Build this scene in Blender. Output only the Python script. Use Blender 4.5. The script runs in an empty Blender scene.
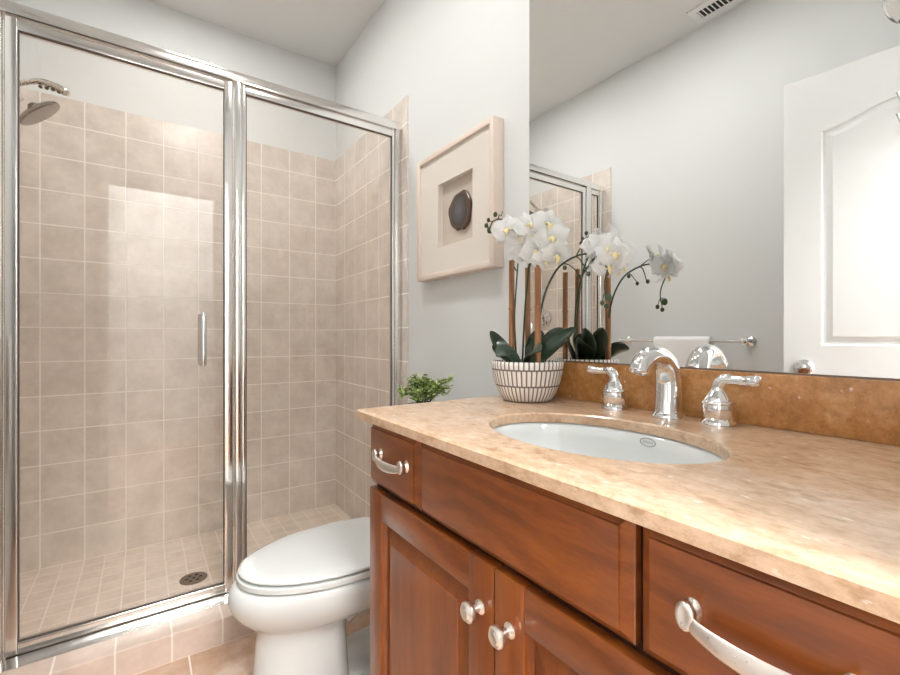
import bpy, bmesh, math, random
from mathutils import Vector, Matrix, Quaternion
random.seed(4)
PI = math.pi
scn = bpy.context.scene
COL = scn.collection

# ------------------------------------------------------------------ camera
cam_d = bpy.data.cameras.new('camera')
cam_d.sensor_width = 36.0
cam_d.lens = 36.0 * 441.7 / 900.0
cam_d.clip_start = 0.02
cam = bpy.data.objects.new('camera', cam_d)
cam.location = (0, 0, 1.05)
cam.rotation_euler = (PI / 2, 0, -math.radians(34.65))
COL.objects.link(cam)
scn.camera = cam

# ------------------------------------------------------------------ world and view
w = bpy.data.worlds.new('world'); scn.world = w
w.use_nodes = True
w.node_tree.nodes['Background'].inputs[0].default_value = (1, 1, 1, 1)
w.node_tree.nodes['Background'].inputs[1].default_value = 0.3
scn.view_settings.view_transform = 'Standard'
scn.view_settings.look = 'None'
scn.view_settings.gamma = 1.0
scn.view_settings.use_curve_mapping = False
scn.view_settings.exposure = 0.53
# lamp strengths; the room, shower and hall ones are added fill (each is built with its fixture further down)
E_CAN, E_ROOM_FILL, E_SHOWER_FILL, E_HALL_FILL, E_SCONCE = 28.0, 38.0, 56.0, 42.0, 1.0

# ------------------------------------------------------------------ room measures
XR, XL = 0.99, -0.524        # painted right and left wall
YB = 2.69                    # wall behind the shower
YF = 0.0                     # entry wall, the camera stands in its doorway
ZC = 2.744
TILE = 0.1556
XT, YT = 0.982, 2.682        # tile faces
CT = 0.88                    # countertop height

# ------------------------------------------------------------------ helpers: mesh
class MB:
    def __init__(s): s.bm = bmesh.new()
    def add(s, verts, faces):
        vs = [s.bm.verts.new(v) for v in verts]
        for f in faces:
            try: s.bm.faces.new([vs[i] for i in f])
            except ValueError: pass
        return vs
    def box(s, x0, x1, y0, y1, z0, z1, bev=0, seg=2):
        t = bmesh.new()
        bmesh.ops.create_cube(t, size=1)
        for v in t.verts:
            v.co = Vector(((x0 + x1) / 2 + v.co.x * (x1 - x0), (y0 + y1) / 2 + v.co.y * (y1 - y0), (z0 + z1) / 2 + v.co.z * (z1 - z0)))
        if bev > 0: bmesh.ops.bevel(t, geom=t.edges[:], offset=bev, segments=seg, affect='EDGES', profile=0.5)
        s.merge(t)
        return s
    def merge(s, t):
        m = {}
        for v in t.verts: m[v] = s.bm.verts.new(v.co)
        for f in t.faces:
            try: s.bm.faces.new([m[v] for v in f.verts])
            except ValueError: pass
        t.free()
    def loft(s, rings, cap0=True, cap1=True, closed=True):
        n = len(rings[0]); R = [[s.bm.verts.new(p) for p in r] for r in rings]
        for a, b in zip(R, R[1:]):
            for i in range(n if closed else n - 1):
                j = (i + 1) % n
                try: s.bm.faces.new((a[i], a[j], b[j], b[i]))
                except ValueError: pass
        if cap0: s.bm.faces.new(R[0][::-1])
        if cap1: s.bm.faces.new(R[-1])
        return s
    def tube(s, path, rad, n=12, flat=1.0, up=None):
        path = [Vector(p) for p in path]
        if not hasattr(rad, '__len__'): rad = [rad] * len(path)
        rings = []; prev = None
        for i, p in enumerate(path):
            d = (path[min(i + 1, len(path) - 1)] - path[max(i - 1, 0)]).normalized()
            if prev is None:
                u = Vector(up) if up else (Vector((0, 0, 1)) if abs(d.z) < .9 else Vector((1, 0, 0)))
                a = (u - d * u.dot(d)).normalized()
            else:
                a = (prev - d * prev.dot(d)).normalized()
            prev = a; b = d.cross(a)
            rings.append([p + a * (math.cos(2 * PI * k / n) * rad[i] * flat) + b * (math.sin(2 * PI * k / n) * rad[i]) for k in range(n)])
        return s.loft(rings)
    def lathe(s, prof, o=(0, 0, 0), ax=(0, 0, 1), n=32, cap0=True, cap1=True):
        q = Vector((0, 0, 1)).rotation_difference(Vector(ax).normalized()); o = Vector(o)
        rings = [[o + q @ Vector((max(r, 1e-5) * math.cos(2 * PI * k / n), max(r, 1e-5) * math.sin(2 * PI * k / n), h)) for k in range(n)] for r, h in prof]
        return s.loft(rings, cap0, cap1)
    def ball(s, c, r, seg=12, sq=(1, 1, 1)):
        t = bmesh.new(); bmesh.ops.create_uvsphere(t, u_segments=seg, v_segments=max(6, seg * 2 // 3), radius=r)
        for v in t.verts: v.co = Vector((v.co.x * sq[0], v.co.y * sq[1], v.co.z * sq[2])) + Vector(c)
        s.merge(t); return s
    def extrude_x(s, prof, x0, x1):      # prof: (y, z) outline
        return s.loft([[(x0, a, b) for a, b in prof], [(x1, a, b) for a, b in prof]])
    def extrude_y(s, prof, y0, y1):
        return s.loft([[(a, y0, b) for a, b in prof], [(a, y1, b) for a, b in prof]])
    def extrude_z(s, prof, z0, z1):
        return s.loft([[(a, b, z0) for a, b in prof], [(a, b, z1) for a, b in prof]])
    def build(s, name, mat, parent=None, smooth=True, ang=35, bev=0, sub=0):
        bmesh.ops.recalc_face_normals(s.bm, faces=s.bm.faces)
        off = base_of(parent)
        if off: bmesh.ops.translate(s.bm, verts=s.bm.verts[:], vec=-off)
        me = bpy.data.meshes.new(name); s.bm.to_mesh(me); s.bm.free()
        if smooth:
            for p in me.polygons: p.use_smooth = True
            me.set_sharp_from_angle(angle=math.radians(ang))
        o = bpy.data.objects.new(name, me); COL.objects.link(o)
        if mat: me.materials.append(mat)
        if parent: o.parent = parent
        if bev:
            m = o.modifiers.new('bevel', 'BEVEL'); m.width = bev; m.segments = 2; m.limit_method = 'ANGLE'; m.angle_limit = math.radians(40)
        if sub:
            m = o.modifiers.new('sub', 'SUBSURF'); m.levels = sub; m.render_levels = sub
        return o

def base_of(p):
    while p is not None:
        if p.type == 'EMPTY': return Vector(p.location) if not p.get('_local') else None
        p = p.parent
    return None
def thing(name, label, cat, loc, group=None, rot=None):
    o = bpy.data.objects.new(name, None); COL.objects.link(o)
    o.empty_display_size = .05; o.location = loc
    o['label'] = label; o['category'] = cat
    if group: o['group'] = group
    if rot is not None: o.rotation_euler = (0, 0, rot); o['_local'] = 1
    return o
def tag(o, label, cat, group=None):
    o['label'] = label; o['category'] = cat
    if group: o['group'] = group
    return o
def struct(name, mb, mat, label, cat, **k):
    o = mb.build(name, mat, None, **k); o['kind'] = 'structure'; o['label'] = label; o['category'] = cat
    return o
def bez(pts, n=16):                         # smooth Catmull-Rom path
    P = [Vector(p) for p in pts]; P = [P[0] * 2 - P[1]] + P + [P[-1] * 2 - P[-2]]; out = []
    for i in range(1, len(P) - 2):
        for k in range(n):
            t = k / n; a, b, c, d = P[i - 1], P[i], P[i + 1], P[i + 2]
            out.append(.5 * ((2 * b) + (c - a) * t + (2 * a - 5 * b + 4 * c - d) * t * t + (3 * b - a - 3 * c + d) * t ** 3))
    out.append(P[-2]); return out
def lerp_list(v, n):
    out = []
    for i in range(n):
        t = i / (n - 1) * (len(v) - 1); k = min(int(t), len(v) - 2); out.append(v[k] + (v[k + 1] - v[k]) * (t - k))
    return out
def round_rect(x0, x1, y0, y1, r, k=4):
    out = []
    for cx, cy, a0 in ((x1 - r, y1 - r, 0), (x0 + r, y1 - r, PI / 2), (x0 + r, y0 + r, PI), (x1 - r, y0 + r, 1.5 * PI)):
        for i in range(k + 1):
            a = a0 + PI / 2 * i / k; out.append((cx + r * math.cos(a), cy + r * math.sin(a)))
    return out

# ------------------------------------------------------------------ helpers: materials
def S(r, g, b):
    f = lambda c: (c / 255 / 12.92) if c / 255 <= .04045 else ((c / 255 + .055) / 1.055) ** 2.4
    return (f(r), f(g), f(b), 1)
class Mat:
    def __init__(s, name):
        s.m = bpy.data.materials.new(name); s.m.use_nodes = True; s.t = s.m.node_tree; s.N = s.t.nodes; s.L = s.t.links
        s.b = s.N['Principled BSDF']
    def node(s, typ, **k):
        n = s.N.new(typ)
        for a, v in k.items():
            if a.startswith('i_'):
                n.inputs[a[2:].replace('_', ' ')].default_value = v
            else: setattr(n, a, v)
        return n
    def link(s, a, b): s.L.new(a, b)
    def set(s, **k):
        for a, v in k.items(): s.b.inputs[a.replace('_', ' ')].default_value = v
        return s
    def math(s, op, a, b=None):
        n = s.N.new('ShaderNodeMath'); n.operation = op
        for i, v in enumerate((a, b)):
            if v is None: continue
            if hasattr(v, 'links'): s.L.new(v, n.inputs[i])
            else: n.inputs[i].default_value = v
        return n.outputs[0]
    def ramp(s, fac, stops):
        n = s.N.new('ShaderNodeValToRGB'); e = n.color_ramp.elements
        while len(e) < len(stops): e.new(.5)
        for el, (p, c) in zip(e, stops): el.position = p; el.color = c
        s.L.new(fac, n.inputs[0]); return n.outputs[0]
    def mix(s, fac, a, b, mode='MIX'):
        n = s.N.new('ShaderNodeMix'); n.data_type = 'RGBA'; n.blend_type = mode
        for sock, v in ((n.inputs[0], fac), (n.inputs[6], a), (n.inputs[7], b)):
            if hasattr(v, 'links'): s.L.new(v, sock)
            else: sock.default_value = v
        return n.outputs[2]
    def bump(s, h, strength=.3, dist=.002):
        n = s.node('ShaderNodeBump', i_Strength=strength, i_Distance=dist)
        s.L.new(h, n.inputs['Height']); s.L.new(n.outputs[0], s.b.inputs['Normal'])
    def coords(s, kind='Object', scale=(1, 1, 1), loc=(0, 0, 0)):
        tc = s.N.new('ShaderNodeTexCoord'); mp = s.N.new('ShaderNodeMapping')
        mp.inputs['Scale'].default_value = scale; mp.inputs['Location'].default_value = loc
        s.L.new(tc.outputs[kind], mp.inputs[0]); return mp.outputs[0]
    def noise(s, vec, scale, detail=4, rough=.55):
        n = s.node('ShaderNodeTexNoise'); n.inputs['Scale'].default_value = scale; n.inputs['Detail'].default_value = detail; n.inputs['Roughness'].default_value = rough
        s.L.new(vec, n.inputs['Vector']); return n.outputs['Fac']

def plain(name, col, rough=.5, metal=0, coat=0, spec=.5, bump=0, bscale=200):
    m = Mat(name); m.set(Base_Color=col, Roughness=rough, Metallic=metal, Coat_Weight=coat, Specular_IOR_Level=spec)
    v = m.coords(); n = m.noise(v, bscale, 3)
    m.link(m.ramp(n, [(.3, (rough * .9,) * 3 + (1,)), (.7, (min(1, rough * 1.1),) * 3 + (1,))]), m.b.inputs['Roughness'])
    if bump: m.bump(n, bump, .001)
    return m.m

M = {}
M['wall'] = plain('wall_paint', S(226, 228, 227), .75, spec=.25, bump=.06, bscale=350)
M['ceiling'] = plain('ceiling_paint', S(229, 230, 229), .9, spec=.2, bump=.1, bscale=250)
M['white_trim'] = plain('white_trim_paint', S(238, 238, 237), .35, spec=.4)
M['porcelain'] = plain('white_porcelain', S(220, 223, 222), .06, coat=.4)
M['seat'] = plain('white_seat_plastic', S(222, 225, 224), .12, coat=.3)
M['chrome'] = plain('polished_chrome', (.86, .86, .87, 1), .05, 1)
M['rail'] = plain('bright_aluminium', (.84, .82, .80, 1), .14, 1)
M['nickel'] = plain('brushed_nickel', (.70, .65, .59, 1), .27, 1, bump=.03)
M['disc'] = plain('dark_nickel', (.32, .28, .24, 1), .22, 1)  # darker nickel for the rain disc
M['pull'] = plain('satin_nickel', (.78, .73, .68, 1), .3, 1, bump=.03)
M['drain'] = plain('dull_bronze', (.22, .18, .14, 1), .4, .9)
M['towel'] = plain('white_terry', S(243, 243, 242), .95, spec=.1, bump=.5, bscale=900)
M['black'] = plain('dark_gap', (.012, .011, .01, 1), .7)
M['gasket'] = plain('grey_brown_gasket', S(84, 74, 68), .6)
M['frame'] = plain('whitewashed_wood', S(232, 216, 204), .55, bump=.1, bscale=90)
M['mat_board'] = plain('cream_mat_board', S(230, 222, 212), .8, bump=.12, bscale=500)
M['backing'] = plain('linen_backing', S(208, 196, 182), .9, bump=.25, bscale=700)
pm = Mat('white_petal'); pm.set(Base_Color=S(250, 250, 250), Roughness=.6, Specular_IOR_Level=.2)
tl_ = pm.N.new('ShaderNodeBsdfTranslucent'); tl_.inputs[0].default_value = S(250, 250, 248)
mxs = pm.N.new('ShaderNodeMixShader'); mxs.inputs[0].default_value = .4
pm.link(pm.b.outputs[0], mxs.inputs[1]); pm.link(tl_.outputs[0], mxs.inputs[2])
pm.link(mxs.outputs[0], [n for n in pm.N if n.type == 'OUTPUT_MATERIAL'][0].inputs[0]); M['petal'] = pm.m
M['lip'] = plain('yellow_lip', S(244, 230, 178), .5)
M['stem'] = plain('dark_green_stem', S(52, 68, 44), .5)
M['bud'] = plain('green_bud', S(58, 72, 40), .45)
M['leaf'] = plain('orchid_leaf', S(38, 58, 40), .3, coat=.25, bump=.1, bscale=40)
M['soil'] = plain('bark_soil', S(66, 50, 40), .95, bump=.8, bscale=120)
M['white_pot'] = plain('white_ceramic', S(236, 234, 230), .3)
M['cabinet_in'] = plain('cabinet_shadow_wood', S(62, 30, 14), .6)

def tile_mat(name, axes, origin, pitch, c1, c2, grout, mortar=.0028, rough=.22, mottle=None):
    m = Mat(name)
    g = m.N.new('ShaderNodeNewGeometry'); sp = m.N.new('ShaderNodeSeparateXYZ'); cb = m.N.new('ShaderNodeCombineXYZ')
    m.link(g.outputs['Position'], sp.inputs[0])
    for i, a in enumerate(axes):
        m.link(m.math('SUBTRACT', sp.outputs['XYZ'.index(a)], origin[i] - 40 * pitch), cb.inputs[i])
    br = m.node('ShaderNodeTexBrick', offset=0.0, offset_frequency=2, squash=1.0)
    for k, v in (('Scale', 1.0), ('Mortar Size', mortar), ('Mortar Smooth', .15), ('Bias', 0.0), ('Brick Width', pitch), ('Row Height', pitch)):
        br.inputs[k].default_value = v
    br.inputs['Color1'].default_value = c1; br.inputs['Color2'].default_value = c2; br.inputs['Mortar'].default_value = grout
    m.link(cb.outputs[0], br.inputs['Vector'])
    n1 = m.noise(g.outputs['Position'], 9, 5, .6); n2 = m.noise(g.outputs['Position'], 45, 4, .6)
    tint = m.ramp(n1, [(.3, (.86, .84, .82, 1)), (.7, (1.06, 1.06, 1.06, 1))])
    tint2 = m.ramp(n2, [(.3, (.95, .94, .93, 1)), (.7, (1.03, 1.03, 1.03, 1))])
    body = m.mix(1.0, m.mix(1.0, br.outputs['Color'], tint, 'MULTIPLY'), tint2, 'MULTIPLY')
    if mottle:
        n3 = m.noise(g.outputs['Position'], 7, 8, .68)
        body = m.mix(m.ramp(n3, [(.42, (0, 0, 0, 1)), (.62, (.75, .75, .75, 1))]), body, mottle)
    col = m.mix(br.outputs['Fac'], body, grout)
    m.link(col, m.b.inputs['Base Color'])
    m.link(m.ramp(br.outputs['Fac'], [(0, (rough,) * 3 + (1,)), (1, (.8, .8, .8, 1))]), m.b.inputs['Roughness'])
    m.bump(m.math('SUBTRACT', 1.0, br.outputs['Fac']), .5, .0015)
    return m.m
TC1, TC2, TG = S(231, 223, 215), S(225, 216, 207), S(246, 240, 233)
M['tile_back'] = tile_mat('tile_back', 'XZY', (-.2315, .0065, 0), TILE, TC1, TC2, TG)
M['tile_side'] = tile_mat('tile_side', 'YZX', (YT, .0065, 0), TILE, TC1, TC2, TG)
M['tile_pan'] = tile_mat('tile_pan', 'XYZ', (-.2315, YT, 0), TILE / 2, S(237, 226, 214), S(230, 217, 204), S(247, 238, 229), rough=.3)
M['tile_curb'] = tile_mat('tile_curb', 'XZY', (.0727, -.055, 0), .1475, S(226, 206, 193), S(218, 198, 184), S(240, 230, 219), rough=.3)
M['tile_floor'] = tile_mat('tile_floor', 'XYZ', (.12, 1.69, 0), .33, S(218, 194, 177), S(200, 170, 148), S(234, 222, 210), rough=.25, mottle=S(176, 140, 112))

def wood(name, grain):
    m = Mat(name); m.set(Coat_Weight=.28, Coat_Roughness=.12)
    sc = {'Y': (10, 1.7, 10), 'Z': (10, 10, 1.1)}[grain]
    v = m.coords('Object', sc)
    n = m.noise(v, 2.2, 6, .62); v2 = m.coords('Object', tuple(k * 4 for k in sc)); f = m.noise(v2, 6, 4, .6)
    v3 = m.coords('Object', (1, 1, 1)); b = m.noise(v3, 7, 3, .5)
    wv = m.node('ShaderNodeTexWave', wave_type='BANDS', bands_direction='Z' if grain == 'Y' else 'Y')
    wv.inputs['Scale'].default_value = 1.2; wv.inputs['Distortion'].default_value = 7; wv.inputs['Detail'].default_value = 3; wv.inputs['Detail Scale'].default_value = 1.3
    m.link(m.coords('Object', {'Y': (2, 3.0, 7), 'Z': (2, 9, 2.0)}[grain]), wv.inputs['Vector'])
    base = m.ramp(n, [(.26, S(110, 53, 17)), (.5, S(133, 69, 24)), (.76, S(155, 87, 33))])
    if grain == 'Y': base = m.mix(.22, base, m.ramp(wv.outputs['Fac'], [(.2, S(98, 46, 14)), (.8, S(164, 94, 38))]))
    base = m.mix(1.0, base, m.ramp(f, [(.35, (.88, .86, .84, 1)), (.65, (1.05, 1.04, 1.03, 1))]), 'MULTIPLY')
    base = m.mix(1.0, base, m.ramp(b, [(.3, (.82, .78, .75, 1)), (.7, (1.1, 1.1, 1.1, 1))]), 'MULTIPLY')
    m.link(base, m.b.inputs['Base Color']); m.set(Roughness=.32)
    m.bump(f, .05, .0006)
    return m.m
M['door_paint'] = plain('white_door_paint', S(222, 223, 222), .6, spec=.3)
M['wood_h'] = wood('cherry_wood_across', 'Y'); M['wood_v'] = wood('cherry_wood_upright', 'Z')

def stone(name, a, b, c, speck, rough, stretch=(1, 1, 1)):
    m = Mat(name); v = m.coords('Object', stretch)
    n = m.noise(v, 17, 9, .72); n2 = m.noise(v, 85, 6, .75); n3 = m.noise(v, 160, 3, .6)
    col = m.ramp(n, [(.3, a), (.5, b), (.72, c)])
    col = m.mix(1.0, col, m.ramp(n2, [(.3, (.76, .72, .66, 1)), (.5, (1, 1, 1, 1)), (.72, (1.14, 1.14, 1.14, 1))]), 'MULTIPLY')
    vo = m.node('ShaderNodeTexVoronoi'); vo.inputs['Scale'].default_value = 55; m.link(v, vo.inputs['Vector'])
    sp = m.ramp(vo.outputs['Distance'], [(.10, (1, 1, 1, 1)), (.22, (0, 0, 0, 1))])
    gate = m.ramp(n3, [(.52, (0, 0, 0, 1)), (.6, (1, 1, 1, 1))])
    fac = m.math('MULTIPLY', m.math('MULTIPLY', sp, gate), .85)
    col = m.mix(fac, col, speck)
    dk = m.ramp(m.noise(v, 38, 4, .65), [(.33, (1, 1, 1, 1)), (.42, (0, 0, 0, 1))])
    col = m.mix(m.math('MULTIPLY', dk, .45), col, S(150, 105, 66))
    m.link(col, m.b.inputs['Base Color']); m.set(Roughness=rough, Coat_Weight=.15, Coat_Roughness=.1)
    return m.m
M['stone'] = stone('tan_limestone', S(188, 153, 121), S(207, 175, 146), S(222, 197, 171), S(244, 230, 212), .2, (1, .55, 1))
M['stone_shaded'] = stone('tan_limestone_shaded', S(160, 106, 56), S(190, 134, 78), S(214, 166, 110), S(244, 226, 200), .25)  # same stone as the counter, its shade put into the darker colour

def glass_pane(name, tint=(.97, .985, .98, 1), refl=1.0):
    m = Mat(name); N, L = m.N, m.L
    N.remove(m.b)
    out = [n for n in N if n.type == 'OUTPUT_MATERIAL'][0]
    tr = N.new('ShaderNodeBsdfTransparent'); tr.inputs[0].default_value = tint
    gl = N.new('ShaderNodeBsdfGlossy'); gl.inputs['Roughness'].default_value = .0; gl.inputs['Color'].default_value = (1, 1, 1, 1)
    fr = N.new('ShaderNodeFresnel'); fr.inputs['IOR'].default_value = 1.5
    mx = N.new('ShaderNodeMixShader')
    geo = N.new('ShaderNodeNewGeometry')
    fac = m.math('MULTIPLY', fr.outputs[0], m.math('SUBTRACT', 1.0, geo.outputs['Backfacing']))
    if refl != 1.0: fac = m.math('MULTIPLY', fac, refl)
    L.new(fac, mx.inputs[0]); L.new(tr.outputs[0], mx.inputs[1]); L.new(gl.outputs[0], mx.inputs[2]); L.new(mx.outputs[0], out.inputs[0])
    return m.m
M['glass'] = glass_pane('warm_tint_shower_glass', (.985, .972, .958, 1), refl=1.2)  # warm tint stands in for light bounced off the tiles
sg = Mat('clear_shade_glass'); sg.set(Base_Color=(.97, .95, .93, 1), Transmission_Weight=1.0, Roughness=.0, IOR=1.5); M['shade_glass'] = sg.m
mm = Mat('silvered_mirror'); mm.set(Base_Color=(.93, .94, .935, 1), Metallic=1.0, Roughness=0.0); M['mirror'] = mm.m
def lamp_mat(name, col, strength):
    m = Mat(name); m.set(Base_Color=(1, 1, 1, 1), Emission_Color=col, Emission_Strength=strength, Roughness=.4); return m.m
WARM = (1, .95, .89, 1)
M['lamp_can'] = lamp_mat('lit_downlight_lens', (1, .985, .965, 1), E_CAN)
M['lamp_room_fill'] = lamp_mat('room_fill_diffuser', (1, .985, .965, 1), E_ROOM_FILL)
M['lamp_shower_fill'] = lamp_mat('shower_fill_lens', (1, .98, .955, 1), E_SHOWER_FILL)
M['lamp_hall_fill'] = lamp_mat('hall_fill_diffuser', (1, .99, .98, 1), E_HALL_FILL)
M['lamp_sconce'] = lamp_mat('lit_small_bulb', WARM, E_SCONCE)

# pot pattern: three staggered rows of raised white strokes on grey
def pot_mat():
    m = Mat('ribbed_pot'); tc = m.N.new('ShaderNodeTexCoord'); sp = m.N.new('ShaderNodeSeparateXYZ'); cb = m.N.new('ShaderNodeCombineXYZ')
    m.link(tc.outputs['Object'], sp.inputs[0])
    ang = m.math('ARCTAN2', sp.outputs[1], sp.outputs[0])
    m.link(m.math('MULTIPLY', m.math('ADD', ang, 4.0), 46 / (2 * PI)), cb.inputs[0])
    m.link(m.math('ADD', m.math('MULTIPLY', sp.outputs[2], 8.0 / .106), 32.0), cb.inputs[1])
    br = m.node('ShaderNodeTexBrick', offset=.5, offset_frequency=2)
    for k, v in (('Scale', 1.0), ('Mortar Size', .19), ('Mortar Smooth', .35), ('Brick Width', 1.0), ('Row Height', 3.2)): br.inputs[k].default_value = v
    m.link(cb.outputs[0], br.inputs['Vector'])
    m.link(m.ramp(br.outputs['Fac'], [(.25, S(244, 240, 236)), (.72, S(132, 120, 112))]), m.b.inputs['Base Color'])
    m.set(Roughness=.5); m.bump(m.math('SUBTRACT', 1.0, br.outputs['Fac']), .8, .002)
    return m.m
M['pot'] = pot_mat()
def bamboo_mat():
    m = Mat('bamboo'); v = m.coords('Object', (60, 60, 3)); n = m.noise(v, 2, 4)
    m.link(m.ramp(n, [(.3, S(118, 74, 42)), (.55, S(156, 106, 66)), (.75, S(184, 138, 94))]), m.b.inputs['Base Color']); m.set(Roughness=.5)
    return m.m
M['bamboo'] = bamboo_mat()
def agate_mat():
    m = Mat('agate'); tc = m.N.new('ShaderNodeTexCoord'); v = tc.outputs['Object']
    ln = m.node('ShaderNodeVectorMath', operation='LENGTH'); mp = m.N.new('ShaderNodeMapping'); mp.inputs['Scale'].default_value = (1, 1.3, 1)
    m.link(v, mp.inputs[0]); m.link(mp.outputs[0], ln.inputs[0])
    d = m.math('ADD', m.math('MULTIPLY', ln.outputs['Value'], 12), m.math('MULTIPLY', m.noise(v, 14, 4), .35))
    m.link(m.ramp(d, [(.25, S(104, 104, 108)), (.6, S(86, 84, 86)), (.9, S(66, 58, 55)), (1.0, S(88, 68, 56))]), m.b.inputs['Base Color']); m.set(Roughness=.2)
    return m.m
M['agate'] = agate_mat()

# ================================================================== ROOM SHELL
struct('floor', MB().box(XL - .1, XR + .1, -1.6, 1.70, -.05, 0), M['tile_floor'], 'mottled beige stone tile floor in front of the shower', 'floor')
struct('ceiling', MB().box(XL - .1, XR + .1, -.12, YB + .1, ZC, ZC + .05), M['ceiling'], 'plain pale grey ceiling over the bathroom', 'ceiling')
struct('wall_right', MB().box(XR, XR + .1, -.12, YB + .1, -.05, ZC), M['wall'], 'off-white painted wall holding the mirror and the framed artwork', 'wall')
struct('wall_left', MB().box(XL - .1, XL, -.12, YB + .1, -.05, ZC), M['wall'], 'off-white painted wall with the towel bar, seen in the mirror', 'wall')
struct('wall_back', MB().box(XL, XR, YB, YB + .1, -.05, ZC), M['wall'], 'painted wall above the shower tiles at the far end', 'wall')
DX0, DX1, DZ = -.245, .425, 2.09
mb = MB(); mb.box(XL, DX0, -.12, YF, 0, ZC); mb.box(DX1, XR, -.12, YF, 0, ZC); mb.box(DX0, DX1, -.12, YF, DZ, ZC)
struct('wall_front', mb, M['wall'], 'painted entry wall with the doorway', 'wall')
# tiled shower surround
def slab(x0, x1, y0, y1, z0, z1): return MB().box(x0, x1, y0, y1, z0, z1)
struct('wall_shower_back', slab(XL + .008, XT, YT, YB, 0, 2.154), M['tile_back'], 'square beige wall tiles at the back of the shower', 'tiled wall', smooth=False)
struct('wall_shower_right', slab(XT, XR, 1.765, YB, 0, 2.154), M['tile_side'], 'square beige wall tiles on the right side of the shower', 'tiled wall', smooth=False)
struct('wall_shower_left', slab(XL, XL + .008, 1.765, YB, 0, 2.154), M['tile_side'], 'square beige wall tiles on the left side of the shower, seen in the mirror', 'tiled wall', smooth=False)
struct('floor_shower', slab(XL + .008, XT, 1.90, YT, -.05, .0065), M['tile_pan'], 'small square beige floor tiles inside the shower', 'floor', smooth=False)
struct('trim_1', slab(XL + .008, XT, 1.69, 1.90, -.02, .087), M['tile_curb'], 'pinkish beige tiled curb below the shower door', 'curb', smooth=False, bev=.003)
# baseboards
struct('baseboard_right', MB().box(XR - .014, XR, .992, 1.688, 0, .10, .003), M['white_trim'], 'white baseboard on the wall behind the toilet', 'baseboard')
struct('baseboard_left', MB().box(XL, XL + .014, .0, 1.688, 0, .10, .003), M['white_trim'], 'white baseboard along the left wall', 'baseboard')
# hallway outside the doorway
HX0, HX1, HY0 = -1.1, 1.5, -1.6
struct('wall_hall', MB().box(HX0, HX1, HY0 - .1, HY0, 0, ZC).box(HX0 - .1, HX0, HY0, -.12, 0, ZC).box(HX1, HX1 + .1, HY0, -.12, 0, ZC), M['wall'], 'painted hallway walls outside the doorway', 'wall')
struct('floor_hall', MB().box(HX0, XL - .1, HY0, -.12, -.05, 0).box(XR + .1, HX1, HY0, -.12, -.05, 0), M['tile_floor'], 'hallway floor outside the doorway', 'floor')
struct('ceiling_hall', MB().box(HX0, HX1, HY0, -.12, ZC, ZC + .05), M['ceiling'], 'hallway ceiling outside the doorway', 'ceiling')
mb = MB(); mb.box(-.16, .64, -1.5, -.7, ZC - .05, ZC - .001, .01)
hl = thing('hall_fill_light', 'added square light panel in the hallway, brightening the bathroom through the doorway', 'ceiling light', (.24, -1.1, ZC - .05))  # unseen panel, added to send light in through the doorway
mb.build('diffuser', M['lamp_hall_fill'], hl)
# casing
struct('trim_2', MB().box(DX0 - .03, DX0, -.13, -.001, 0, DZ).box(DX0 - .03, DX1 - .0, -.13, -.001, DZ, DZ + .03), M['white_trim'], 'white door casing around the doorway', 'door casing')

# ================================================================== DOOR (open, seen in the mirror)
ang = math.atan2(.107, 1)
door = thing('door_1', 'white two-panel door with arched top panel, standing open, seen in the mirror', 'door', (-.159 - .107 * .67 - .0, .035, 0), rot=-.107)
door['kind'] = 'structure'
# local axes: y runs from hinge to free edge, +x faces the mirror
W, H, TH = .672, 2.068, .035
def arch_z(y, z0, rise, y0, y1):
    t = (y - y0) / (y1 - y0)
    return z0 + rise * (0.5 - 0.5 * math.cos(2 * PI * t)) ** 1.0
MB().box(-TH, -.0082, 0, W, .012, H).build('door_leaf', M['door_paint'], door, smooth=False)
def door_face(rz0, rz1, y0, y1, z0, z1, rise):
    n = 40
    def outline(ins):
        a, b = y0 + ins, y1 - ins; pts = [(a, z0 + ins), (b, z0 + ins)]
        for i in range(n + 1):
            y = b + (a - b) * i / n
            pts.append((y, arch_z(y, z1 - ins, rise, y0, y1) if rise else z1 - ins))
        return pts
    def rect():
        return [(0, rz0), (W, rz0)] + [(W - W * i / n, rz1) for i in range(n + 1)]
    m = MB(); rings = [[(-.0081, y, z) for y, z in rect()], [(0, y, z) for y, z in rect()]]
    for ins, dx in ((0, 0), (.004, -.0072), (.013, -.0072), (.034, -.0012), (.05, -.0012)): rings.append([(dx, y, z) for y, z in outline(ins)])
    m.loft(rings, cap0=False, cap1=True)
    return m
door_face(.94, H, .118, W - .118, 1.02, 1.845, .05).build('door_panel', M['door_paint'], door, ang=15)
door_face(.012, .94, .118, W - .118, .24, .86, 0).build('door_panel', M['door_paint'], door, ang=15)
kb = MB().lathe([(.033, 0), (.033, .004), (.028, .009), (.012, .011), (.011, .014), (.021, .019), (.027, .026), (.026, .032), (.014, .037), (0, .038)], (0.0005, W - .065, .93), (1, 0, 0), 32)
kb.build('door_knob', M['chrome'], door)
for z in (.25, 1.1, 1.85):
    MB().tube([(-.006, -.004, z - .05), (-.006, -.004, z + .05)], .006, 10).build('hinge', M['nickel'], door)
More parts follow.
